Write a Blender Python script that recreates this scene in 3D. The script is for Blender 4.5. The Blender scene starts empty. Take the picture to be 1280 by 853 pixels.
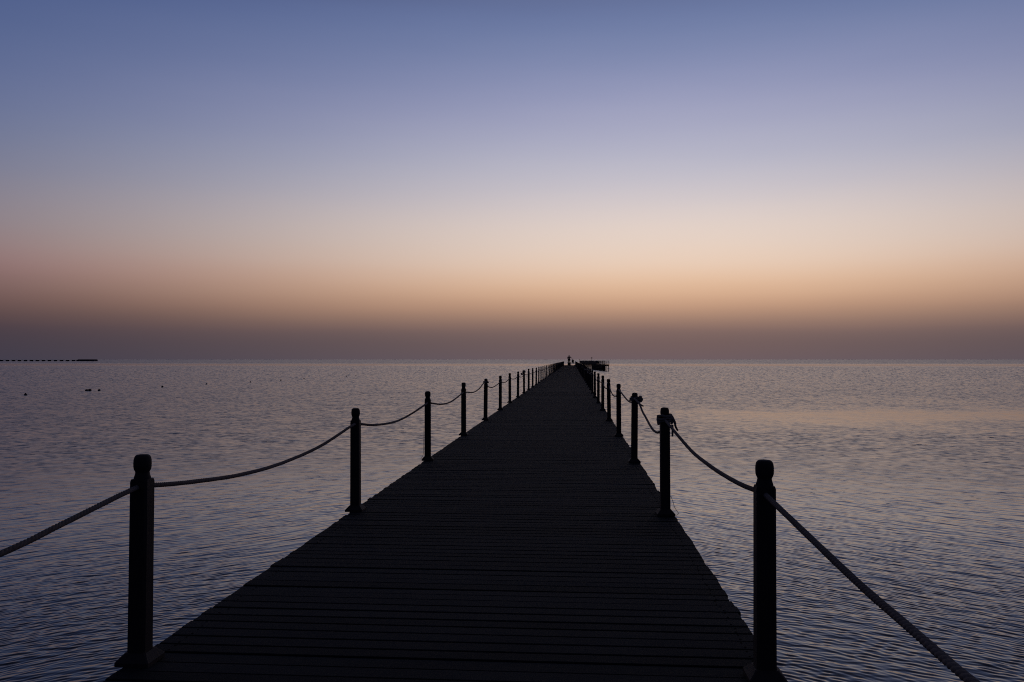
import bpy, bmesh, math, random
import numpy as np
from mathutils import Vector, Matrix

random.seed(11)
R = math.radians
S = bpy.context.scene
COL = S.collection

# ------------------------------------------------------------------ helpers
def lin(h):
    h = h.lstrip('#')
    o = []
    for i in (0, 2, 4):
        c = int(h[i:i + 2], 16) / 255
        o.append(c / 12.92 if c <= 0.04045 else ((c + 0.055) / 1.055) ** 2.4)
    return o


class MB:
    """collects shapes, builds ONE mesh object"""

    def __init__(self):
        self.v, self.f, self.m = [], [], []

    def add(self, vs, fs, mi=0):
        n = len(self.v)
        self.v += [tuple(p) for p in vs]
        self.f += [tuple(i + n for i in q) for q in fs]
        self.m += [mi] * len(fs)

    def box(self, x0, x1, y0, y1, z0, z1, mi=0, mat=None, bev=0.0):
        if bev:
            b = bev
            vs = [(x0, y0, z0), (x1, y0, z0), (x1, y1, z0), (x0, y1, z0),
                  (x0, y0, z1 - b), (x1, y0, z1 - b), (x1, y1, z1 - b), (x0, y1, z1 - b),
                  (x0 + b, y0 + b, z1), (x1 - b, y0 + b, z1), (x1 - b, y1 - b, z1), (x0 + b, y1 - b, z1)]
            fs = [(0, 3, 2, 1), (0, 1, 5, 4), (1, 2, 6, 5), (2, 3, 7, 6), (3, 0, 4, 7),
                  (4, 5, 9, 8), (5, 6, 10, 9), (6, 7, 11, 10), (7, 4, 8, 11), (8, 9, 10, 11)]
        else:
            vs = [(x0, y0, z0), (x1, y0, z0), (x1, y1, z0), (x0, y1, z0),
                  (x0, y0, z1), (x1, y0, z1), (x1, y1, z1), (x0, y1, z1)]
            fs = [(0, 3, 2, 1), (4, 5, 6, 7), (0, 1, 5, 4), (1, 2, 6, 5), (2, 3, 7, 6), (3, 0, 4, 7)]
        if mat is not None:
            vs = [mat @ Vector(p) for p in vs]
        self.add(vs, fs, mi)

    def rings(self, rings, cap=True, mi=0):
        """loft closed rings (lists of points of equal length)"""
        n = len(rings[0])
        vs = [p for r in rings for p in r]
        fs = []
        for k in range(len(rings) - 1):
            for i in range(n):
                j = (i + 1) % n
                fs.append((k * n + i, k * n + j, (k + 1) * n + j, (k + 1) * n + i))
        if cap:
            fs.append(tuple(reversed(range(n))))
            fs.append(tuple(range((len(rings) - 1) * n, len(rings) * n)))
        self.add(vs, fs, mi)

    def lathe(self, prof, n=20, c=(0, 0, 0), mi=0):
        self.rings([[(c[0] + r * math.cos(2 * math.pi * i / n), c[1] + r * math.sin(2 * math.pi * i / n), c[2] + z)
                     for i in range(n)] for r, z in prof], True, mi)

    def tube(self, pts, rad, n=8, mi=0):
        pts = [Vector(p) for p in pts]
        rings = []
        up = None
        for k, p in enumerate(pts):
            t = (pts[min(k + 1, len(pts) - 1)] - pts[max(k - 1, 0)]).normalized()
            if up is None:
                up = Vector((0, 0, 1)) if abs(t.z) < 0.9 else Vector((1, 0, 0))
            a = t.cross(up).normalized()
            b = a.cross(t).normalized()
            up = b
            r = rad[k] if isinstance(rad, (list, tuple)) else rad
            rings.append([p + a * (r * math.cos(2 * math.pi * i / n)) + b * (r * math.sin(2 * math.pi * i / n)) for i in range(n)])
        self.rings(rings, True, mi)

    def build(self, name, mats, parent=None, smooth=False, angle=40):
        me = bpy.data.meshes.new(name)
        me.from_pydata(self.v, [], self.f)
        if not isinstance(mats, (list, tuple)):
            mats = [mats]
        for m in mats:
            me.materials.append(m)
        me.polygons.foreach_set('material_index', self.m)
        if smooth:
            me.polygons.foreach_set('use_smooth', [True] * len(me.polygons))
            try:
                me.set_sharp_from_angle(angle=R(angle))
            except Exception:
                pass
        me.update()
        o = bpy.data.objects.new(name, me)
        COL.objects.link(o)
        if parent:
            o.parent = parent
        return o


def tag(o, label=None, cat=None, group=None, kind=None):
    if label: o['label'] = label
    if cat: o['category'] = cat
    if group: o['group'] = group
    if kind: o['kind'] = kind
    return o


def empty(name, loc=(0, 0, 0)):
    o = bpy.data.objects.new(name, None)
    o.empty_display_size = 0.2
    o.location = loc
    COL.objects.link(o)
    return o


def catmull(pts, per=8):
    P = [Vector(p) for p in pts]
    P = [P[0] * 2 - P[1]] + P + [P[-1] * 2 - P[-2]]
    out = []
    for i in range(1, len(P) - 2):
        a, b, c, d = P[i - 1], P[i], P[i + 1], P[i + 2]
        for k in range(per):
            t = k / per
            out.append(0.5 * ((2 * b) + (c - a) * t + (2 * a - 5 * b + 4 * c - d) * t * t + (3 * b - a - 3 * c + d) * t ** 3))
    out.append(P[-2])
    return out


# ------------------------------------------------------------------ materials
def mat(name):
    m = bpy.data.materials.new(name)
    m.use_nodes = True
    nt = m.node_tree
    return m, nt, nt.nodes, nt.links, nt.nodes['Principled BSDF']


def wood(name, c1, c2, scale=(1, 1, 1), rough=0.75, spec=0.25, island=0.0, bump=0.25):
    m, nt, N, L, P = mat(name)
    tc = N.new('ShaderNodeTexCoord')
    mp = N.new('ShaderNodeMapping'); mp.inputs['Scale'].default_value = scale
    L.new(tc.outputs['Object'], mp.inputs['Vector'])
    n1 = N.new('ShaderNodeTexNoise'); n1.inputs['Scale'].default_value = 6; n1.inputs['Detail'].default_value = 6
    n1.inputs['Roughness'].default_value = 0.65
    L.new(mp.outputs[0], n1.inputs['Vector'])
    n2 = N.new('ShaderNodeTexNoise'); n2.inputs['Scale'].default_value = 1.7; n2.inputs['Detail'].default_value = 3
    L.new(tc.outputs['Object'], n2.inputs['Vector'])
    ad = N.new('ShaderNodeMath'); ad.operation = 'MULTIPLY_ADD'; ad.inputs[1].default_value = 0.55
    L.new(n1.outputs['Fac'], ad.inputs[0])
    hf = N.new('ShaderNodeMath'); hf.operation = 'MULTIPLY'; hf.inputs[1].default_value = 0.45
    L.new(n2.outputs['Fac'], hf.inputs[0]); L.new(hf.outputs[0], ad.inputs[2])
    src = ad.outputs[0]
    if island:
        g = N.new('ShaderNodeNewGeometry')
        a2 = N.new('ShaderNodeMath'); a2.operation = 'MULTIPLY_ADD'; a2.inputs[1].default_value = island
        L.new(g.outputs['Random Per Island'], a2.inputs[0])
        a3 = N.new('ShaderNodeMath'); a3.operation = 'SUBTRACT'; a3.inputs[1].default_value = island / 2
        L.new(src, a3.inputs[0]); L.new(a3.outputs[0], a2.inputs[2])
        src = a2.outputs[0]
    cr = N.new('ShaderNodeValToRGB')
    cr.color_ramp.elements[0].position = 0.28; cr.color_ramp.elements[0].color = (*c1, 1)
    cr.color_ramp.elements[1].position = 0.72; cr.color_ramp.elements[1].color = (*c2, 1)
    L.new(src, cr.inputs[0]); L.new(cr.outputs[0], P.inputs['Base Color'])
    P.inputs['Roughness'].default_value = rough
    P.inputs['Specular IOR Level'].default_value = spec
    b = N.new('ShaderNodeBump'); b.inputs['Strength'].default_value = bump; b.inputs['Distance'].default_value = 0.004
    L.new(n1.outputs['Fac'], b.inputs['Height']); L.new(b.outputs[0], P.inputs['Normal'])
    return m


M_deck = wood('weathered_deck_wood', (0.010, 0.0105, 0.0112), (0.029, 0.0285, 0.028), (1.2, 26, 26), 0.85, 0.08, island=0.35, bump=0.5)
M_under = wood('wet_pile_wood', (0.012, 0.012, 0.012), (0.035, 0.032, 0.03), (8, 8, 1), 0.95, 0.03)
M_post = wood('dark_turned_post_wood', (0.022, 0.016, 0.014), (0.055, 0.040, 0.034), (14, 14, 1.0), 0.7, 0.15, bump=0.5)
M_rope = wood('hemp_rope', (0.11, 0.082, 0.064), (0.25, 0.2, 0.165), (9, 9, 9), 0.95, 0.05, bump=0.6)
M_iron = wood('rusty_screw_iron', (0.006, 0.005, 0.005), (0.014, 0.010, 0.009), (9, 9, 9), 0.9, 0.0)
M_cloth = wood('dark_cloth', (0.02, 0.02, 0.024), (0.045, 0.042, 0.045), (9, 9, 9), 0.95, 0.05)
M_skin, *_r = mat('skin'); _r[-1].inputs['Base Color'].default_value = (0.35, 0.2, 0.14, 1); _r[-1].inputs['Roughness'].default_value = 0.6
M_hair = wood('dark_hair', (0.01, 0.008, 0.007), (0.03, 0.02, 0.016), (9, 9, 9), 0.6, 0.2)
M_float = wood('scuffed_float_plastic', (0.04, 0.02, 0.015), (0.10, 0.045, 0.03), (5, 5, 5), 0.5, 0.3)
M_metal = wood('weathered_rail_metal', (0.02, 0.02, 0.022), (0.05, 0.05, 0.052), (5, 5, 5), 0.9, 0.05)

# ------------------------------------------------------------------ water
WATER_Z = -1.7


def water_material():
    m, nt, N, L, P = mat('sea_water')
    at = N.new('ShaderNodeAttribute'); at.attribute_name = 'ripple_roughness'
    L.new(at.outputs['Fac'], P.inputs['Roughness'])
    P.inputs['Base Color'].default_value = (0.006, 0.008, 0.011, 1)
    P.inputs['IOR'].default_value = 1.44
    P.distribution = 'MULTI_GGX'
    return m


def sstep(x, a, b):
    t = np.clip((x - a) / (b - a), 0, 1)
    return t * t * (3 - 2 * t)


def build_water():
    """one sheet to the horizon; real ripples near the pier, their slopes as surface roughness where they get too small to mesh"""
    rng = np.random.default_rng(8)
    # ring radii round the start of the pier, finer near it
    rad = [2.6]
    while rad[-1] < 60000:
        r = rad[-1]
        rad.append(r + min(max(0.0118, 0.23 * r * r / 2700), 0.10 * r))
    rad = np.array(rad)
    th = np.concatenate([np.linspace(-178, -52, 40)[:-1], np.linspace(-52, -44, 40)[:-1], np.linspace(-44, 42, 1250), np.linspace(42, 50, 40)[1:], np.linspace(50, 178, 40)[1:]])
    th = np.radians(th)
    nr, nt_ = len(rad), len(th)
    Rr, Th = np.meshgrid(rad, th, indexing='ij')
    X = (Rr * np.sin(Th)).astype(np.float32); Y = (Rr * np.cos(Th)).astype(np.float32)
    dth = np.gradient(th)
    # patches of wind and calm, long across the view
    def field(n, l0, l1, elong, seed):
        g = np.random.default_rng(seed); f = np.zeros_like(X)
        for k in range(n):
            lam = l0 * (l1 / l0) ** (k / (n - 1)); a = g.normal(0, 0.35); p = g.uniform(0, 6.28)
            f += np.sin((X * math.sin(a) / elong + Y * math.cos(a)) * (2 * math.pi / lam) + p + 1.4 * np.sin(X * (2 * math.pi / (lam * elong * 1.7)) + 3 * p)) * g.uniform(0.6, 1.0)
        return f / math.sqrt(n * 0.35)
    big = field(14, 6, 900, 4.0, 1)
    small = field(14, 0.6, 9, 1.6, 2)
    gust = 1.0 + 0.03 * big + 0.03 * small
    Yw = Y + 2.2 * field(8, 6, 60, 1.0, 3)
    slick = sstep(Yw, 36, 47) * (1 - sstep(Yw, 51, 66)) * sstep(X, 0, 13)
    slick2 = 0.5 * sstep(Yw, 61, 66) * (1 - sstep(Yw, 70, 76)) * sstep(X, 10, 22)
    Yf = Y + 7 * field(6, 60, 900, 1.0, 4)
    far_calm = sstep(Yf, 400, 440) * (1 - sstep(Yf, 560, 650))
    calm = np.maximum(np.maximum(slick * 0.66, slick2 * 0.5), far_calm * 0.86)
    catspaw = 0.5 * np.exp(-((X + 14) / 6.0) ** 2 - ((Y - 58.7 - 0.18 * (X + 14)) / 0.8) ** 2) + 0.35 * np.exp(-((X + 16) / 6.0) ** 2 - ((Y - 80) / 1.5) ** 2)
    amp = np.clip(gust, 0.6, 1.4) * (1 - calm) * (1 + catspaw) * (1 + 0.45 * sstep(Yf, 640, 720))
    # short groups of ripples: a world-anchored cell noise
    def cells(sx, sy, seed):
        xi = np.floor(X / sx); fx = X / sx - xi; yi = np.floor(Y / sy)
        def hsh(a):
            v = np.sin(a.astype(np.float64) * 12.9898 + yi.astype(np.float64) * 78.233 + seed) * 43758.5453
            return (v - np.floor(v)).astype(np.float32)
        return ((hsh(xi) * (1 - fx) + hsh(xi + 1) * fx) - 0.5) * 2
    mott = 0.9 * cells(0.13, 0.16, 1.0) + 0.8 * cells(0.26, 0.24, 3.0) + 0.35 * cells(0.55, 0.5, 5.0)
    amp = amp * np.exp(MOTTLE * (1 - 0.25 * slick) * mott * (sstep(Rr, 12, 40) * (1 - 0.7 * sstep(Rr, 250, 520))).astype(np.float32))
    # wave fronts bow outwards on both sides of the pier
    wx = X + 0.35 * np.sin(Y * 0.31 + 0.8 * np.sin(X * 0.23)) + 0.2 * np.sin(Y * 0.83 + X * 0.4)
    wy = Y + 0.90 * np.sqrt(X * X + 9.0) + 0.30 * np.sin(X * 0.37 + 1.1 * np.sin(Y * 0.19)) + 0.12 * np.sin(X * 1.1 + Y * 0.6)
    Z = np.zeros_like(X); un = np.zeros_like(X)
    drr = np.gradient(rad)
    BANDS = [(0.070, 0.13, 26, SLOPES[0], 0.27), (0.13, 0.32, 20, SLOPES[1], 0.34), (0.32, 0.80, 20, SLOPES[2], 0.85), (0.8, 3.0, 10, SLOPES[3], 0.40)]
    front = np.abs(Th[0]) < R(52)
    damp = 1 - sstep(np.abs(Th[0]), R(44), R(50))
    for l0, l1, n, sig, spread in BANDS:
        for k in range(n):
            lam = l0 * (l1 / l0) ** ((k + rng.uniform(0, 1)) / n); a = rng.normal(0, spread); p = rng.uniform(0, 6.28)
            s1 = sig / math.sqrt(n) * math.sqrt(2)              # slope amplitude of this train
            kk = 2 * math.pi / lam
            h = s1 / kk
            spacing = np.maximum(drr, rad * 0.0012)
            fade = (1 - sstep(spacing * 4.0 / lam, 1.4, 3.4)).astype(np.float32)
            un += (s1 * s1 / 2) * (1 - fade[:, None] * damp[None, :] ** 2).astype(np.float32)
            rows = np.nonzero(fade > 0)[0]
            if len(rows):
                q = slice(0, rows[-1] + 1)
                ph = kk * (wx[q] * math.sin(a) + wy[q] * math.cos(a)) + p
                Z[q] += (h * fade[q])[:, None] * damp[None, :].astype(np.float32) * np.sin(ph)
    Z *= amp
    var = un * amp * amp + 0.012 ** 2
    rough = np.sqrt(np.sqrt(2 * var)) * ROUGH_GAIN
    co = np.stack([X, Y, Z + WATER_Z], -1).reshape(-1, 3).astype(np.float32)
    idx = np.arange(nr * nt_).reshape(nr, nt_)
    quads = np.stack([idx[:-1, :-1], idx[1:, :-1], idx[1:, 1:], idx[:-1, 1:]], -1).reshape(-1, 4)[:, ::-1]
    # close the sheet behind the viewer and under the first ring
    back = np.stack([idx[:-1, -1], idx[1:, -1], idx[1:, 0], idx[:-1, 0]], -1)[:, ::-1]
    quads = np.concatenate([quads, back]).astype(np.int32)
    me = bpy.data.meshes.new('water')
    hub = list(range(nt_))
    nq = len(quads)
    me.vertices.add(len(co)); me.vertices.foreach_set('co', co.ravel())
    me.loops.add(nq * 4 + nt_); me.polygons.add(nq + 1)
    me.loops.foreach_set('vertex_index', np.concatenate([quads.ravel(), np.array(hub[::-1], np.int32)]))
    me.polygons.foreach_set('loop_start', np.concatenate([np.arange(nq) * 4, [nq * 4]]).astype(np.int32))
    me.update(calc_edges=True)
    me.polygons.foreach_set('use_smooth', np.ones(nq + 1, bool))
    att = me.attributes.new('ripple_roughness', 'FLOAT', 'POINT')
    att.data.foreach_set('value', np.clip(rough, 0.02, 0.6).ravel().astype(np.float32))
    me.materials.append(water_material())
    me.validate()
    o = bpy.data.objects.new('water', me); COL.objects.link(o)
    return o


SLOPES = (0.070, 0.036, 0.021, 0.006)
ROUGH_GAIN = 0.82
MOTTLE = 0.80
tag(build_water(), 'calm dusk sea rippled by a light breeze', kind='structure')

# ------------------------------------------------------------------ pier
XL, XR = -2.2857, 0.9612            # post lines
EL, ER = -2.33, 1.05                # deck edges
STEP, FIRST, NPOST = 4.35, 4.232, 53
END_Y = 231.6
pier = empty('pier', (0, 0, 0))
tag(pier, 'long straight plank pier running out over the sea to the horizon', 'pier')
mb = MB()
y = -3.0
while y < END_Y:
    w = random.choice((0.104, 0.112, 0.118, 0.118, 0.124, 0.13))
    gap = random.uniform(0.011, 0.017)
    if random.random() < 0.03:
        gap = 0.021
    x0 = EL + random.gauss(0, 0.005); x1 = ER + random.gauss(0, 0.005)
    if random.random() < 0.05: x1 += random.uniform(-0.02, 0.012)
    z = random.gauss(0, 0.0011)
    rz = random.gauss(0, 0.0007); rx = random.gauss(0, 0.006); ry = random.gauss(0, 0.0007)
    near = y < 40
    mt = Matrix.Translation((0, y + w / 2, z)) @ Matrix.Rotation(rz, 4, 'Z') @ Matrix.Rotation(rx, 4, 'X') @ Matrix.Rotation(ry, 4, 'Y')
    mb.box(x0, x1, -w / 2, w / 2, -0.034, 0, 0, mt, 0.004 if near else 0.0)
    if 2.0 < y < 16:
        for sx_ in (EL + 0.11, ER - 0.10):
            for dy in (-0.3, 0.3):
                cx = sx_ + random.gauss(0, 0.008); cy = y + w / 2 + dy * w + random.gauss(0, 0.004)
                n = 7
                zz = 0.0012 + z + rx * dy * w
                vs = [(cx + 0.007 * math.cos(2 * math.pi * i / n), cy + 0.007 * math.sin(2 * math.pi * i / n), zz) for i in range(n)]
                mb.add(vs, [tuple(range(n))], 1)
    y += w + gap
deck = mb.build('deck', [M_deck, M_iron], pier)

for k, x in enumerate((-2.05, -1.1, -0.15, 0.78)):
    mb = MB(); mb.box(x - 0.06, x + 0.06, -3, END_Y - 0.1, -0.26, -0.046)
    mb.build('stringer', M_under, pier)
cb_mb = MB(); cb_mb.box(-2.2, 0.92, -0.09, 0.09, -0.46, -0.263)
cb0 = cb_mb.build('crossbeam', M_under, pier)
pl = MB(); pl.lathe([(0.12, -3.6), (0.125, -1.6), (0.115, -0.463)], 14)
pile0 = pl.build('pile', M_under, pier, True)
for i in range(27):
    yb = FIRST - STEP * 0.5 + i * STEP * 2
    c = cb0 if i == 0 else cb0.copy()
    if i: COL.objects.link(c); c.parent = pier
    c.location = (0, yb, 0)
    for j, x in enumerate((-1.85, 0.6)):
        p = pile0 if (i == 0 and j == 0) else pile0.copy()
        if p is not pile0: COL.objects.link(p); p.parent = pier
        p.location = (x, yb, 0); p.rotation_euler.z = random.random() * 6

# ------------------------------------------------------------------ rail posts
ORD = ['zeroth', 'first', 'second', 'third', 'fourth', 'fifth', 'sixth', 'seventh', 'eighth', 'ninth', 'tenth',
       'eleventh', 'twelfth', 'thirteenth', 'fourteenth', 'fifteenth']


def square_ring(h, c, z):
    a = h - c
    return [(h, -a, z), (h, a, z), (a, h, z), (-a, h, z), (-h, a, z), (-h, -a, z), (-a, -h, z), (a, -h, z)]


def shaft_mb():
    m = MB()
    m.rings([square_ring(0.0490, 0.010, 0.02), square_ring(0.0482, 0.011, 0.5), square_ring(0.0478, 0.011, 0.952),
             square_ring(0.0445, 0.012, 0.966)])
    return m


def finial_mb():
    m = MB()
    m.lathe([(0.0435, 0.962), (0.0425, 0.974), (0.038, 0.988), (0.0355, 1.000), (0.0365, 1.006), (0.0415, 1.014), (0.0448, 1.026),
             (0.0458, 1.044), (0.0450, 1.064), (0.0425, 1.078), (0.0375, 1.088), (0.029, 1.0935), (0.015, 1.0955)], 20)
    return m


def base_mb():
    m = MB()
    m.rings([square_ring(0.092, 0.006, 0.002), square_ring(0.092, 0.006, 0.022), square_ring(0.056, 0.008, 0.062)])
    return m


def make_post():
    r = empty('railing_post')
    shaft_mb().build('shaft', M_post, r, True, 25)
    finial_mb().build('finial', M_post, r, True, 50)
    base_mb().build('base_block', M_post, r, True, 20)
    return r


def plain_post():
    m = MB()
    m.rings([square_ring(0.092, 0.006, 0.002), square_ring(0.092, 0.006, 0.022), square_ring(0.056, 0.008, 0.062),
             square_ring(0.048, 0.010, 0.063), square_ring(0.0478, 0.011, 0.955)])
    m.lathe([(0.0435, 0.9545), (0.0425, 0.974), (0.0355, 1.000), (0.0415, 1.014), (0.0458, 1.044), (0.0425, 1.078), (0.029, 1.0935)], 10)
    return m.build('railing_post', M_post)


proto, far_proto = make_post(), None
PARTS = list(proto.children)
post_rng = random.Random(5)
SPECIAL_POST = {
    (0, 1): 'nearest wooden post on the left with a round knob and flared base block',
    (1, 1): 'nearest wooden post on the right with a rope rising past it to the frame corner',
    (1, 2): 'second wooden post on the right, its neck wrapped by a bulky knot with hanging tail',
    (1, 3): 'third wooden post on the right, a lopsided rope knot round its neck',
    (0, 3): 'third wooden post on the left with a thin wire hanging to its base',
    (0, 5): 'fifth wooden post on the left, the rope tied high at its neck',
    (0, 9): 'ninth wooden post on the left with a small dark knot hanging beside it',
}
posts = {}
first_used = False
for side, X in ((0, XL), (1, XR)):
    sname = ('left', 'right')[side]
    for i in range(-1, NPOST):
        n = i + 1                                    # 1 = the nearest one in view
        Y = FIRST + i * STEP
        if n > 22:
            if far_proto is None:
                far_proto = plain_post(); o = far_proto
            else:
                o = far_proto.copy(); COL.objects.link(o)
        elif not first_used:
            o = proto; first_used = True
        else:
            o = proto.copy(); COL.objects.link(o)
            for c in PARTS:
                d = c.copy(); COL.objects.link(d); d.parent = o
        o.location = (X + post_rng.gauss(0, 0.006) * (n > 1), Y + post_rng.gauss(0, 0.02) * (n > 1), 0)
        o.rotation_euler = (post_rng.gauss(0, 0.006), post_rng.gauss(0, 0.006) if n != 1 else 0.004, post_rng.gauss(0, 0.05) if n > 1 else 0)
        sc = 1 + post_rng.gauss(0, 0.008) * (n > 1)
        o.scale = (1, 1, sc)
        if (side, n) in SPECIAL_POST:
            lab = SPECIAL_POST[(side, n)]
        elif n == 0:
            lab = 'wooden post beside the viewer, behind the nearest %s post' % sname
        elif n < 16:
            lab = '%s wooden post from the viewer in the %s row along the pier' % (ORD[n], sname)
        else:
            lab = 'small far wooden post in the merged %s row towards the pier end' % sname
        tag(o, lab, 'post', 'wooden posts along the %s edge of the pier' % sname)
        posts[(side, n)] = o

# ------------------------------------------------------------------ ropes
def rope_mesh(pts, rad, strands):
    """pts: centre line; strands: a twisted three-strand rope, else a plain tube"""
    m = MB()
    if not strands:
        m.tube(pts, rad, 7)
        return m
    P = [Vector(p) for p in pts]
    # resample evenly
    seg = [0]
    for a, b in zip(P, P[1:]): seg.append(seg[-1] + (b - a).length)
    total = seg[-1]; step = 0.012
    n = int(total / step)
    ev = []; j = 0
    for k in range(n + 1):
        s = total * k / n
        while j < len(seg) - 2 and seg[j + 1] < s: j += 1
        t = (s - seg[j]) / max(1e-9, seg[j + 1] - seg[j])
        ev.append((P[j].lerp(P[j + 1], t), s))
    pitch = 0.07
    for st in range(3):
        cl = []
        for k, (p, s) in enumerate(ev):
            t = (ev[min(k + 1, n)][0] - ev[max(k - 1, 0)][0]).normalized()
            a = t.cross(Vector((0, 0, 1))).normalized(); b = a.cross(t)
            ph = 2 * math.pi * (s / pitch + st / 3)
            cl.append(p + (a * math.cos(ph) + b * math.sin(ph)) * rad * 0.32)
        m.tube(cl, rad * 0.70, 7)
    return m


CURVES = {   # (side, nearer post number): centre line (Y, z) from the nearer to the further post
    (0, 0): [(-0.118, 0.92), (0.6, 0.845), (1.4, 0.79), (2.2, 0.778), (3.15, 0.822), (3.52, 0.858), (4.0, 0.91), (4.232, 0.93)],
    (0, 1): [(4.232, 0.93), (4.5, 0.895), (4.92, 0.853), (5.53, 0.805), (6.31, 0.782), (7.33, 0.810), (8.34, 0.903), (8.582, 0.92)],
    (0, 2): [(8.582, 0.925), (8.85, 0.892), (9.49, 0.834), (10.51, 0.794), (11.49, 0.82), (12.6, 0.89), (12.932, 0.915)],
    (0, 3): [(12.932, 0.92), (13.32, 0.885), (14.35, 0.812), (15.47, 0.802), (17.0, 0.892), (17.282, 0.91)],
    (0, 4): [(17.282, 0.92), (17.78, 0.888), (19.05, 0.838), (20.21, 0.884), (21.16, 0.985), (21.632, 1.01)],
    (0, 5): [(21.632, 0.91), (22.16, 0.87), (23.3, 0.803), (24.45, 0.82), (25.6, 0.87), (25.982, 0.91)],
    (1, 0): [(-0.119, 0.92), (0.6, 0.85), (1.4, 0.822), (2.07, 0.822), (2.42, 0.832), (2.87, 0.846), (3.54, 0.885), (4.08, 0.918), (4.231, 0.928)],
    (1, 1): [(4.231, 0.928), (4.42, 0.912), (4.84, 0.884), (5.45, 0.863), (5.98, 0.857), (6.64, 0.862), (7.45, 0.905), (8.03, 0.943), (8.56, 0.975)],
    (1, 2): [(8.581, 0.85), (9.01, 0.815), (9.36, 0.778), (9.79, 0.766), (10.25, 0.791), (10.76, 0.838), (11.33, 0.889), (11.89, 0.965), (12.9, 0.995)],
    (1, 3): [(12.931, 0.925), (13.43, 0.907), (14.15, 0.885), (15.2, 0.905), (16.4, 0.945), (17.28, 0.975)],
}
SPECIAL_ROPE = {
    (0, 0): 'pale thick rope rising from the left picture edge to the nearest left post',
    (0, 1): 'pale rope sagging between the first and second posts on the left',
    (1, 0): 'thick twisted rope running from the nearest right post down to the lower corner',
    (1, 1): 'rope between the first and second right posts, knotted round the second',
    (1, 2): 'deeply drooping dark rope between the second and third posts on the right',
}


def wrap(cx, cy, cz, rad, r, turns, rise, n=14, ph0=0.0, jit=0.004, rng=random):
    return [(cx + (rad + rng.uniform(-jit, jit)) * math.cos(ph0 + 2 * math.pi * k / n), cy + (rad + rng.uniform(-jit, jit)) * math.sin(ph0 + 2 * math.pi * k / n),
             cz + rise * k / n + rng.uniform(-jit, jit)) for k in range(int(turns * n) + 1)]


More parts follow.
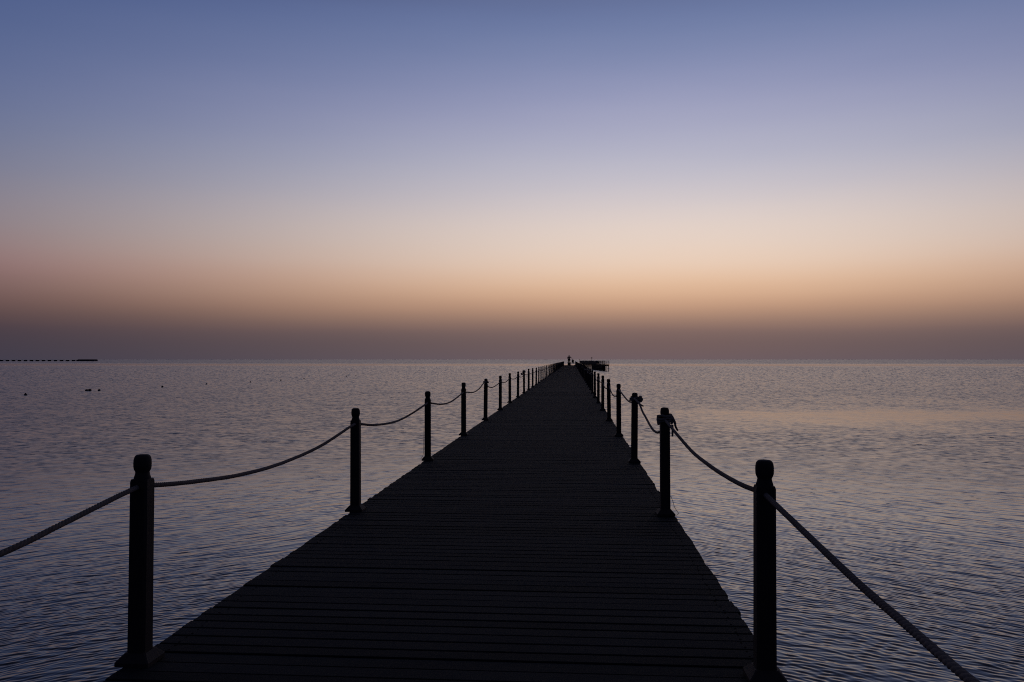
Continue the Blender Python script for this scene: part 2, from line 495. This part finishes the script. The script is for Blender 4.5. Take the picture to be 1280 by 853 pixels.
rope_rng = random.Random(21)
far_rope = None
for side, X in ((0, XL), (1, XR)):
    sname = ('left', 'right')[side]
    for n in range(0, NPOST):
        pa, pb = posts[(side, n)].location, posts[(side, n + 1)].location
        strands = n < 3
        if (side, n) in CURVES:
            raw = CURVES[(side, n)]
            y0, y1 = raw[0][0], raw[-1][0]
            pts = []
            for yy, zz in raw:
                t = (yy - y0) / (y1 - y0)
                pts.append((pa.x + (pb.x - pa.x) * t, yy + (pa.y - y0) * (1 - t) + (pb.y - y1) * t if n > 1 else yy, zz))
            pts = catmull(pts, 10)
            mbp = rope_mesh(pts, 0.0140 if n < 3 else 0.0138, strands)
            mbp.v = [tuple(Vector(v) - Vector((pa.x, pa.y, 0))) for v in mbp.v]
            o = mbp.build('rope', M_rope, None, True, 80)
            o.location = (pa.x, pa.y, 0)
        elif n < 20:
            z0 = 0.91 + rope_rng.gauss(0, 0.012); z1 = 0.91 + rope_rng.gauss(0, 0.012)
            if rope_rng.random() < 0.15: z1 = 0.99
            if rope_rng.random() < 0.15: z0 = 0.99
            sag = rope_rng.uniform(0.08, 0.17); sk = rope_rng.uniform(-0.12, 0.12)
            Ln = pb.y - pa.y
            pts = []
            for k in range(17):
                t = k / 16
                u = t + sk * t * (1 - t) * 2
                pts.append(((pb.x - pa.x) * t, Ln * t, z0 + (z1 - z0) * t - 4 * sag * u * (1 - u)))
            mbp = MB(); mbp.tube(pts, 0.0145, 6)
            o = mbp.build('rope', M_rope, None, True, 80)
            o.location = (pa.x, pa.y, 0)
        else:
            if far_rope is None:
                mbp = MB()
                mbp.tube([(0, STEP * k / 8, 0.91 - 0.48 * (k / 8) * (1 - k / 8)) for k in range(9)], 0.015, 5)
                o = mbp.build('rope', M_rope, None, True, 80); far_rope = o
            else:
                o = far_rope.copy(); COL.objects.link(o)
            o.location = (pa.x, pa.y, rope_rng.gauss(0, 0.01))
            o.scale = (1, 1, 1)
        if (side, n) in SPECIAL_ROPE: lab = SPECIAL_ROPE[(side, n)]
        elif n < 15: lab = 'rope sagging between the %s and %s posts of the %s row' % (ORD[n], ORD[n + 1], sname)
        else: lab = 'far rope span in the merged %s row towards the pier end' % sname
        tag(o, lab, 'rope', 'ropes strung along the %s posts' % sname)
        # knots tied round the posts
        def knot(strand_pts, r, loose, name='knot'):
            mk = MB()
            base = o.location
            for sp in strand_pts:
                mk.tube([Vector(p) - Vector((base.x, base.y, 0)) for p in catmull(sp, 4)], r, 7)
            k_ = mk.build(name, M_rope, o, True, 80)
            for lp in loose:
                ml = MB(); q = catmull(lp, 6)
                ml.tube([Vector(p) - Vector((base.x, base.y, 0)) for p in q], [r * (1 - 0.35 * i / len(q)) for i in range(len(q))], 6)
                ml.build('loose_end', M_rope, o, True, 80)
        if (side, n) == (1, 1):
            px, py = pb.x, pb.y
            kr = random.Random(3)
            knot([wrap(px, py, 0.945, 0.060, 0.016, 3.2, 0.028, ph0=0.6, jit=0.006, rng=kr),
                  wrap(px + 0.062, py - 0.01, 0.975, 0.020, 0.015, 1.6, 0.02, 10, 0.3, 0.004, kr),
                  [(px - 0.066, py - 0.03, 0.93), (px - 0.072, py - 0.01, 0.975), (px - 0.066, py + 0.02, 1.02)],
                  [(px + 0.06, py - 0.03, 0.94), (px + 0.085, py - 0.01, 0.98), (px + 0.07, py + 0.02, 1.015), (px + 0.045, py + 0.03, 1.02)]],
                 0.0145,
                 [[(px + 0.075, py - 0.02, 1.0), (px + 0.098, py - 0.03, 0.955), (px + 0.105, py - 0.03, 0.915), (px + 0.128, py - 0.03, 0.868)],
                  [(px + 0.07, py - 0.04, 0.93), (px + 0.073, py - 0.05, 0.88), (px + 0.071, py - 0.05, 0.81)]])
        if (side, n) == (1, 2):
            px, py = pb.x, pb.y
            kr = random.Random(4)
            knot([wrap(px, py, 0.955, 0.058, 0.016, 2.4, 0.026, ph0=0.2, jit=0.006, rng=kr),
                  wrap(px + 0.078, py - 0.01, 0.96, 0.026, 0.015, 2.2, 0.03, 10, 0.3, 0.005, kr),
                  [(px + 0.06, py - 0.03, 0.93), (px + 0.115, py - 0.01, 0.955), (px + 0.122, py, 0.99), (px + 0.08, py + 0.02, 1.02)]],
                 0.0155,
                 [[(px + 0.05, py - 0.06, 0.95), (px + 0.09, py - 0.08, 0.905), (px + 0.14, py - 0.08, 0.875)]])
        if (side, n) == (0, 4):
            px, py = pb.x, pb.y
            kr = random.Random(6)
            knot([wrap(px, py, 0.985, 0.050, 0.016, 1.8, 0.024, ph0=2.6, jit=0.005, rng=kr),
                  wrap(px + 0.06, py - 0.02, 0.985, 0.018, 0.015, 1.4, 0.02, 9, 0.3, 0.004, kr)], 0.0145, [])
        if (side, n) == (0, 8):
            px, py = pb.x, pb.y
            kr = random.Random(7)
            knot([wrap(px, py, 0.985, 0.062, 0.016, 2.2, 0.03, ph0=2.6, jit=0.006, rng=kr),
                  wrap(px - 0.10, py - 0.02, 0.87, 0.030, 0.016, 2.6, 0.03, 9, 0.3, 0.006, kr),
                  [(px - 0.06, py - 0.02, 0.985), (px - 0.10, py - 0.02, 0.93), (px - 0.10, py - 0.02, 0.88)]], 0.018, [])

# thin twine left on two posts
mb = MB()
b = posts[(1, 2)].location
mb.tube(catmull([(0.052, -0.05, 0.20), (0.075, -0.06, 0.14), (0.085, -0.055, 0.10), (0.10, -0.06, 0.07), (0.125, -0.07, 0.03), (0.105, -0.08, 0.012)], 6), 0.0026, 5)
o = mb.build('twine', M_rope, None, True, 80); o.location = b
tag(o, 'thin curl of twine at the foot of the second right post', 'twine')
mb = MB()
b = posts[(0, 3)].location
mb.tube(catmull([(-0.056, -0.03, 0.55), (-0.060, -0.03, 0.3), (-0.064, -0.03, 0.12), (-0.09, -0.035, 0.045), (-0.105, -0.04, 0.03)], 6), 0.003, 5)
o = mb.build('twine', M_rope, None, True, 80); o.location = b
tag(o, 'straight thin twine hanging beside the third left post', 'twine')

# ------------------------------------------------------------------ far end of the pier: people, bench, crate
def skin_person(name, joints, edges, parts, loc, rz=0):
    """joints: {key: (x, y, z, r)}; one continuous body; hair and clothes as children"""
    keys = list(joints)
    me = bpy.data.meshes.new(name)
    me.from_pydata([joints[k][:3] for k in keys], [(keys.index(a), keys.index(b)) for a, b in edges], [])
    o = bpy.data.objects.new(name, me); COL.objects.link(o)
    sm = o.modifiers.new('skin', 'SKIN')
    lay = me.skin_vertices[0] if me.skin_vertices else None
    if lay is None:
        bm = bmesh.new(); bm.from_mesh(me); bm.verts.layers.skin.verify(); bm.to_mesh(me); bm.free()
        lay = me.skin_vertices[0]
    for i, k in enumerate(keys):
        r = joints[k][3]
        lay.data[i].radius = (r, r) if not isinstance(r, tuple) else r
        lay.data[i].use_root = (k == 'pelvis')
    sm.use_smooth_shade = True
    o.modifiers.new('subsurf', 'SUBSURF').render_levels = 1
    me.materials.append(M_skin)
    o.location = loc; o.rotation_euler.z = rz
    return o


BASE_EDGES = [('pelvis', 'waist'), ('waist', 'chest'), ('chest', 'neck'), ('neck', 'chin'), ('chin', 'brow'), ('brow', 'crown'),
              ('chest', 'sl'), ('sl', 'el'), ('el', 'wl'), ('wl', 'hl'), ('chest', 'sr'), ('sr', 'er'), ('er', 'wr'), ('wr', 'hr'),
              ('pelvis', 'pl'), ('pl', 'kl'), ('kl', 'al'), ('al', 'tl'), ('pelvis', 'pr'), ('pr', 'kr'), ('kr', 'ar'), ('ar', 'tr')]
standing = dict(pelvis=(0, 0, 0.95, 0.15), waist=(0, 0, 1.12, 0.14), chest=(0, 0, 1.36, 0.17), neck=(0, 0, 1.53, 0.065),
                chin=(0, -0.02, 1.61, 0.075), brow=(0, 0, 1.71, 0.10), crown=(0, 0.01, 1.79, 0.07),
                sl=(-0.21, 0, 1.44, 0.08), el=(-0.32, -0.02, 1.17, 0.055), wl=(-0.30, -0.12, 0.95, 0.04), hl=(-0.29, -0.16, 0.87, 0.035),
                sr=(0.21, 0, 1.44, 0.08), er=(0.34, -0.06, 1.22, 0.055), wr=(0.55, -0.14, 1.08, 0.04), hr=(0.63, -0.17, 1.05, 0.035),
                pl=(-0.11, 0, 0.86, 0.11), kl=(-0.15, -0.01, 0.48, 0.075), al=(-0.17, 0.02, 0.09, 0.05), tl=(-0.18, -0.12, 0.04, 0.045),
                pr=(0.11, 0, 0.86, 0.11), kr=(0.13, -0.01, 0.48, 0.075), ar=(0.15, 0.02, 0.09, 0.05), tr=(0.17, -0.12, 0.04, 0.045))
seated = dict(pelvis=(0, 0, 0.10, 0.15), waist=(0, 0.01, 0.26, 0.14), chest=(0, -0.03, 0.48, 0.16), neck=(0, -0.06, 0.63, 0.06),
              chin=(0, -0.10, 0.70, 0.07), brow=(0, -0.09, 0.80, 0.095), crown=(0, -0.08, 0.87, 0.065),
              sl=(-0.20, -0.03, 0.55, 0.075), el=(-0.30, -0.10, 0.32, 0.05), wl=(-0.18, -0.34, 0.24, 0.038), hl=(-0.13, -0.42, 0.22, 0.035),
              sr=(0.20, -0.03, 0.55, 0.075), er=(0.30, -0.10, 0.32, 0.05), wr=(0.18, -0.34, 0.24, 0.038), hr=(0.13, -0.42, 0.22, 0.035),
              pl=(-0.12, -0.06, 0.10, 0.10), kl=(-0.15, -0.46, 0.12, 0.07), al=(-0.16, -0.46, -0.32, 0.05), tl=(-0.16, -0.58, -0.37, 0.045),
              pr=(0.12, -0.06, 0.10, 0.10), kr=(0.15, -0.46, 0.12, 0.07), ar=(0.16, -0.46, -0.32, 0.05), tr=(0.16, -0.58, -0.37, 0.045))


def clothes(o, J, seat):
    m = MB()
    c = lambda k: Vector(J[k][:3])
    def ell(p, rx, ry, q):      # a ring round a body axis
        return [(p.x + rx * math.cos(2 * math.pi * i / 14), p.y + ry * math.sin(2 * math.pi * i / 14), p.z + q) for i in range(14)]
    m.rings([ell(c('pelvis'), 0.20, 0.17, -0.08), ell(c('waist'), 0.185, 0.165, 0), ell(c('chest'), 0.235, 0.185, 0),
             ell(c('chest'), 0.235, 0.16, 0.10), ell(c('neck'), 0.09, 0.085, -0.02)])
    for s in 'lr':
        m.tube([c('s' + s), c('e' + s), c('w' + s)], [0.098, 0.078, 0.062], 10)
    m.build('jacket', M_cloth, o, True, 60)
    m = MB()
    for s in 'lr':
        m.tube([c('p' + s) + Vector((0, 0, 0.02)), c('k' + s), c('a' + s)], [0.17, 0.14, 0.11], 10)
    m.build('trousers', M_cloth, o, True, 60)
    m = MB()
    b = c('brow')
    m.rings([[(b.x + r * math.cos(2 * math.pi * i / 14), b.y + 0.02 + r * math.sin(2 * math.pi * i / 14), b.z + z) for i in range(14)]
             for r, z in ((0.108, -0.02), (0.122, 0.03), (0.115, 0.08), (0.085, 0.125), (0.03, 0.145))])
    m.build('hair', M_hair, o, True, 60)


crate = empty('wooden_crate', (-0.83, 229.6, 0))
tag(crate, 'low dark wooden crate under the standing figure at the pier end', 'crate')
m = MB(); m.box(-0.45, 0.45, -0.3, 0.3, 0.78, 0.84, 0, None, 0.01); m.build('lid', M_under, crate)
m = MB(); m.box(-0.42, 0.42, -0.27, 0.27, 0.006, 0.777)
for zz in (0.06, 0.32, 0.58): m.box(-0.435, 0.435, -0.285, -0.273, zz, zz + 0.16)
m.build('box', M_under, crate)
p = skin_person('person', standing, BASE_EDGES, None, (-0.83, 229.6, 0.84))
p.scale = (1.32, 1.25, 1.06)
clothes(p, standing, False)
tag(p, 'dark silhouetted person standing tallest at the far end of the pier, one arm held out', 'person')

bench = empty('bench', (0.35, 230.2, 0))
tag(bench, 'tall dark wooden bench standing beside the crate at the pier end', 'bench')
m = MB()
for yy in (-0.2, -0.03, 0.14): m.box(-0.75, 0.65, yy, yy + 0.15, 0.80, 0.85, 0, None, 0.006)
m.build('seat', M_under, bench)
for x in (-0.66, 0.56):
    for yy in (-0.16, 0.2):
        m = MB(); m.box(x - 0.05, x + 0.05, yy - 0.04, yy + 0.04, 0.004, 0.797); m.build('leg', M_under, bench)
m = MB(); m.box(-0.62, 0.52, -0.01, 0.05, 0.35, 0.43); m.build('stretcher', M_under, bench)
p = skin_person('person', seated, BASE_EDGES, None, (0.2, 230.2, 0.86))
clothes(p, seated, True)
tag(p, 'dark silhouetted person sitting hunched on the bench at the pier end', 'person')

# ------------------------------------------------------------------ side jetty beyond the pier end
jet = empty('jetty', (9.95, 236.0, 0))
tag(jet, 'dark side jetty on close piles with a barred railing, right of the pier end', 'jetty')
A = Vector((9.95, 236.0)); B = Vector((3.6, 330.0))
d = (B - A); JL = d.length; ang = math.atan2(d.y, d.x) - math.pi / 2
jet.rotation_euler.z = ang
JW = 0.62
m = MB(); m.box(-JW, JW, 0, JL, -0.02, 0.14); m.box(-JW + 0.03, JW - 0.03, 0.05, JL - 0.05, -0.28, -0.023)
m.build('jetty_deck', M_under, jet)
pj = MB(); pj.lathe([(0.11, -3.2), (0.11, -0.021)], 10)
p0 = pj.build('pile', M_under, jet, True)
first = True
k = 0
yy = 0.12
while yy < JL:
    for x in (-0.48, 0.48):
        q = p0 if first else p0.copy()
        if not first: COL.objects.link(q); q.parent = jet
        first = False
        q.location = (x, yy, 0)
    k += 1
    yy += 4.6 if yy < 5 else 1.1 if yy < 24 else (1.8 if yy < 40 else 3.6)
# fender boards between the piles on the side that faces the pier
m = MB()
for zz in (-1.45, -1.0, -0.6): m.box(-0.62, -0.595, 7.0, JL - 0.4, zz, zz + 0.22)
m.build('fender_board', M_under, jet)
rail_at = []
bal0 = None
for x in (-0.57, 0.57):
    m = MB(); bal_at = []
    yy = 0.2
    k = 0
    while yy < JL - 0.2:
        if yy > 26.9: break
        if k % 5: bal_at.append((x, yy))
        else: rail_at.append((x, yy))
        yy += 1.15; k += 1
    # boarded screen along the further length
    m.box(x - 0.025, x + 0.025, 27.0, JL - 0.06, 0.19, 1.10)
    rl = m.build('railing', M_metal, jet)
    for bx, by in bal_at:
        if bal0 is None:
            bm_ = MB(); bm_.box(-0.018, 0.018, -0.018, 0.018, 0.142, 1.157); bal0 = bm_.build('baluster', M_metal, rl); q = bal0
        else:
            q = bal0.copy(); COL.objects.link(q); q.parent = rl
        q.location = (bx, by, 0)
    m = MB(); m.box(x - 0.03, x + 0.03, 0.12, JL - 0.05, 1.16, 1.23)
    m.build('handrail', M_metal, rl)
    m = MB(); m.box(x - 0.05, x + 0.05, -0.02, 0.09, 0.143, 1.34)
    m.build('corner_post', M_metal, jet)
rp = None
for x, yy in rail_at:
    if rp is None:
        m = MB(); m.box(-0.04, 0.04, -0.04, 0.04, 0.142, 1.157); rp = m.build('rail_post', M_metal, jet); q = rp
    else:
        q = rp.copy(); COL.objects.link(q); q.parent = jet
    q.location = (x, yy, 0)
m = MB(); m.tube([(0.2, 50.0, 0.142), (0.2, 50.0, 2.0)], 0.05, 8); m.lathe([(0.06, 2.0), (0.34, 2.08), (0.30, 2.2), (0.08, 2.32)], 12, (0.2, 50.0, 0))
m.build('lamp_post', M_metal, jet)
m = MB(); m.box(-0.62, -0.40, JL - 0.04, JL + 0.2, 0.142, 1.75); m.build('end_post', M_under, jet)
# walkway that joins it to the pier
m = MB()
a2 = Vector((1.0, 231.0)); b2 = Vector((3.6, 329.0)); dd = b2 - a2
mt = Matrix.Rotation(-ang, 4, 'Z') @ Matrix.Translation((a2.x - A.x, a2.y - A.y, 0)) @ Matrix.Rotation(math.atan2(dd.y, dd.x) - math.pi / 2, 4, 'Z')
m.box(-0.7, 0.7, 0, dd.length, -0.2, -0.03, 0, mt)
m.build('walkway', M_under, jet)

# ------------------------------------------------------------------ float line out to the left
float_xy = [(-50.32, 72.43), (-50.88, 83.28), (-49.78, 83.36), (-48.6, 94.47), (-48.4, 105.83), (-46.3, 115.54), (-45.42, 125.51), (-45.23, 136.08), (-43.62, 156.49), (-42.98, 161.16)]
fl = MB()
fl.lathe([(0.03, -0.12), (0.10, -0.09), (0.135, -0.02), (0.135, 0.05), (0.10, 0.12), (0.045, 0.15), (0.04, 0.19), (0.02, 0.20)], 14)
f0 = fl.build('float', M_float, None, True)
names = ['float bobbing nearest, furthest left of the float line', None, 'small round float just right of the long double float', 'fourth float out along the float line', 'fifth float out along the float line',
         'sixth float out along the float line', 'seventh float out along the float line', 'eighth float out along the float line', 'ninth float out, near the second post', 'outermost float of the line, close to the ninth']
for i, (x, yy) in enumerate(float_xy):
    if i == 1:
        m = MB()
        for dx in (-0.2, 0.12):
            m.rings([[(dx + z, r * math.cos(2 * math.pi * j / 12), 0.03 + r * math.sin(2 * math.pi * j / 12)) for j in range(12)]
                     for z, r in ((-0.17, 0.04), (-0.14, 0.12), (0.0, 0.15), (0.12, 0.12), (0.16, 0.04))])
        o = m.build('float', M_float, None, True)
        lab = 'elongated double float lying low on the water'
    else:
        o = f0 if i == 0 else f0.copy()
        if i: COL.objects.link(o)
        lab = 'dark ' + names[i]
    o.scale = (0.8,) * 3 if i > 3 else (1, 1, 1)
    o.location = (x, yy, WATER_Z + 0.02); o.rotation_euler = (random.gauss(0, 0.1), random.gauss(0, 0.1), random.random() if i != 1 else 0.1)
    tag(o, lab, 'float', 'floats in a line on the left water')

# ------------------------------------------------------------------ far jetty on the left horizon
M_far = wood('haze_lightened_wood', (0.04, 0.038, 0.042), (0.09, 0.085, 0.09), (1, 1, 1), 0.95, 0.03)  # lighter wood: the air haze over the distance is put into its colour
FY = 1480.0
fj = empty('distant_jetty', (0, FY, 0))
tag(fj, 'low dark jetty on the far left horizon ending in a solid block', 'jetty')
xw = lambda px: math.tan(math.atan((px - 640) / 1026.5) - 0.073) * FY
m = MB(); m.box(-1500, xw(104), -2, 2, 0.0, 0.9); m.build('walkway', M_far, fj)
m = MB(); m.box(xw(98), xw(120), -6, 6, -3.0, 1.3); m.box(xw(100), xw(119), -5.8, 5.8, 1.303, 1.9); m.build('landing', M_far, fj)
bent = MB(); bent.box(-2.7, 2.7, -1.5, 1.5, -3.0, -0.003)
bobj = bent.build('pile_cluster', M_far, fj)
k = 0; px = 92.0
while px > -60:
    q = bobj if k == 0 else bobj.copy()
    if k: COL.objects.link(q); q.parent = fj
    q.location = (xw(px), 0, 0)
    k += 1; px -= 7.5

# ------------------------------------------------------------------ sky, sun
SUN_AZ = R(7.4)      # to the right of +Y
W = bpy.data.worlds.new('World'); S.world = W; W.use_nodes = True
nt = W.node_tree; N, L = nt.nodes, nt.links
N.clear()
out = N.new('ShaderNodeOutputWorld'); bg = N.new('ShaderNodeBackground')
L.new(bg.outputs[0], out.inputs['Surface'])
tc = N.new('ShaderNodeTexCoord')
nrm = N.new('ShaderNodeVectorMath'); nrm.operation = 'NORMALIZE'; L.new(tc.outputs['Generated'], nrm.inputs[0])
sep = N.new('ShaderNodeSeparateXYZ'); L.new(nrm.outputs[0], sep.inputs[0])


def wm(op, a, b=None, c=None, clamp=False):
    n = N.new('ShaderNodeMath'); n.operation = op; n.use_clamp = clamp
    for i, s in enumerate((a, b, c)):
        if s is None: continue
        if isinstance(s, (int, float)): n.inputs[i].default_value = s
        else: L.new(s, n.inputs[i])
    return n.outputs[0]


hl = wm('SQRT', wm('MAXIMUM', wm('SUBTRACT', 1.0, wm('MULTIPLY', sep.outputs[2], sep.outputs[2])), 1e-6))
dotp = wm('DIVIDE', wm('MULTIPLY_ADD', sep.outputs[0], math.sin(SUN_AZ), wm('MULTIPLY', sep.outputs[1], math.cos(SUN_AZ))), hl)
th = wm('ARCCOSINE', wm('MINIMUM', wm('MAXIMUM', dotp, -1.0), 1.0))
sig = R(28)
glow = wm('EXPONENT', wm('MULTIPLY', wm('MULTIPLY', th, th), -1 / (2 * sig * sig)))
mr = N.new('ShaderNodeMapRange'); mr.interpolation_type = 'SMOOTHSTEP'
mr.inputs['From Min'].default_value = 0.40; mr.inputs['From Max'].default_value = 0.95
L.new(sep.outputs[2], mr.inputs['Value'])
glow = wm('ADD', wm('MULTIPLY', glow, wm('SUBTRACT', 1.0, mr.outputs[0])), wm('MULTIPLY', mr.outputs[0], 0.30))


# the haze lies in slightly uneven, long level streaks
hm = N.new('ShaderNodeMapping'); hm.inputs['Scale'].default_value = (2.2, 2.2, 16.0); L.new(nrm.outputs[0], hm.inputs['Vector'])
hn = N.new('ShaderNodeTexNoise'); hn.inputs['Scale'].default_value = 1.0; hn.inputs['Detail'].default_value = 3; L.new(hm.outputs[0], hn.inputs['Vector'])
elev_uneven = wm('ADD', sep.outputs[2], wm('MULTIPLY', wm('SUBTRACT', hn.outputs['Fac'], 0.5), wm('MULTIPLY_ADD', wm('MINIMUM', wm('MAXIMUM', sep.outputs[2], 0.0), 0.3), 0.055, 0.005)))


def elev_of(y):     # photograph row -> sine of elevation (centre column)
    return math.sin(math.atan((449.6 - y) / 1026.5))


def ramp(stops):
    r = N.new('ShaderNodeValToRGB'); cr = r.color_ramp; cr.interpolation = 'B_SPLINE'
    while len(cr.elements) < len(stops): cr.elements.new(0.5)
    for e, (p, c) in zip(cr.elements, stops):
        e.position = p; e.color = (*c, 1)
    L.new(wm('MULTIPLY', elev_uneven, 1.0, clamp=True), r.inputs[0])
    return r.outputs[0]


GLOW = [(449, '695c61'), (440, '6b5c5e'), (428, '6f5e5e'), (418, '796562'), (410, '866d66'), (398, 'a28271'), (385, 'bd967d'), (370, 'd4ac8e'), (352, 'e2bd9f'), (330, 'e8cdb8'),
        (305, 'e5d1c3'), (275, 'dfd0c9'), (240, 'c9c3ca'), (200, 'b6b6c7'), (150, 'a2a4c0'), (100, '8b92b5'), (50, '7683a9'), (0, '64739e')]
DIM = [(449, (.017, .022, .048)), (425, (.021, .022, .046)), (398, (.018, .010, .030)), (370, (.020, .008, .060)), (350, (.070, .020, .082)), (330, (.084, .036, .092)),
       (300, (.068, .058, .122)), (250, (.041, .069, .172)), (200, (.035, .073, .200)), (150, (.032, .074, .210)), (100, (.034, .075, .205)), (50, (.036, .068, .200)), (0, (.034, .062, .190))]
G = [(elev_of(y), lin(h)) for y, h in GLOW] + [(0.55, (.086, .088, .152)), (0.8, (.040, .050, .105)), (1.0, (.028, .037, .083))]
Dm = [(elev_of(y), c) for y, c in DIM] + [(0.55, (.035, .040, .088)), (0.8, (.021, .030, .072)), (1.0, (.016, .024, .058))]
mix = N.new('ShaderNodeMix'); mix.data_type = 'RGBA'
back = N.new('ShaderNodeMapRange'); back.interpolation_type = 'SMOOTHSTEP'
back.inputs['From Min'].default_value = R(50); back.inputs['From Max'].default_value = R(125)
back.inputs['To Min'].default_value = 1.0; back.inputs['To Max'].default_value = 0.4
L.new(th, back.inputs['Value'])
bk = wm('ADD', wm('MULTIPLY', back.outputs[0], wm('SUBTRACT', 1.0, mr.outputs[0])), wm('MULTIPLY', mr.outputs[0], 0.7))
dimmed = N.new('ShaderNodeVectorMath'); dimmed.operation = 'SCALE'
L.new(ramp(Dm), dimmed.inputs[0]); L.new(bk, dimmed.inputs['Scale'])
L.new(glow, mix.inputs['Factor']); L.new(dimmed.outputs[0], mix.inputs['A']); L.new(ramp(G), mix.inputs['B'])
# a little of the physical sky with the sun on the horizon, under the dusk bands
nis = N.new('ShaderNodeTexSky'); nis.sky_type = 'NISHITA'; nis.sun_disc = False
nis.sun_elevation = R(0.5); nis.sun_rotation = SUN_AZ
addc = N.new('ShaderNodeMix'); addc.data_type = 'RGBA'; addc.blend_type = 'ADD'; addc.inputs['Factor'].default_value = 0.0
L.new(mix.outputs['Result'], addc.inputs['A']); L.new(nis.outputs[0], addc.inputs['B'])
addc.inputs['Factor'].default_value = 0.001
L.new(addc.outputs['Result'], bg.inputs['Color'])
bg.inputs['Strength'].default_value = 1.0

sl = bpy.data.lights.new('sun', 'SUN'); sl.energy = 0.004; sl.angle = R(40); sl.color = (1.0, 0.72, 0.5)
so = bpy.data.objects.new('sun', sl); COL.objects.link(so)
sd = Vector((math.sin(SUN_AZ) * math.cos(R(2)), math.cos(SUN_AZ) * math.cos(R(2)), math.sin(R(2))))
so.rotation_euler = (-sd).to_track_quat('-Z', 'Y').to_euler()
so.location = (0, 0, 30)

# ------------------------------------------------------------------ camera
cam = bpy.data.cameras.new('camera'); co = bpy.data.objects.new('camera', cam); COL.objects.link(co)
cam.sensor_width = 36; cam.lens = 36 * 1026.5 / 1280
cam.clip_start = 0.05; cam.clip_end = 100000
co.location = (0, 0, 1.6)
co.rotation_euler = (math.pi / 2 + 0.02251, 0, 0.0730)
S.camera = co

S.view_settings.view_transform = 'Standard'
S.view_settings.look = 'None'
S.view_settings.exposure = 0; S.view_settings.gamma = 1
S.view_settings.use_curve_mapping = False
S.render.engine = 'CYCLES'
S.cycles.max_bounces = 5
S.cycles.use_denoising = False
S.cycles.filter_width = 1.1
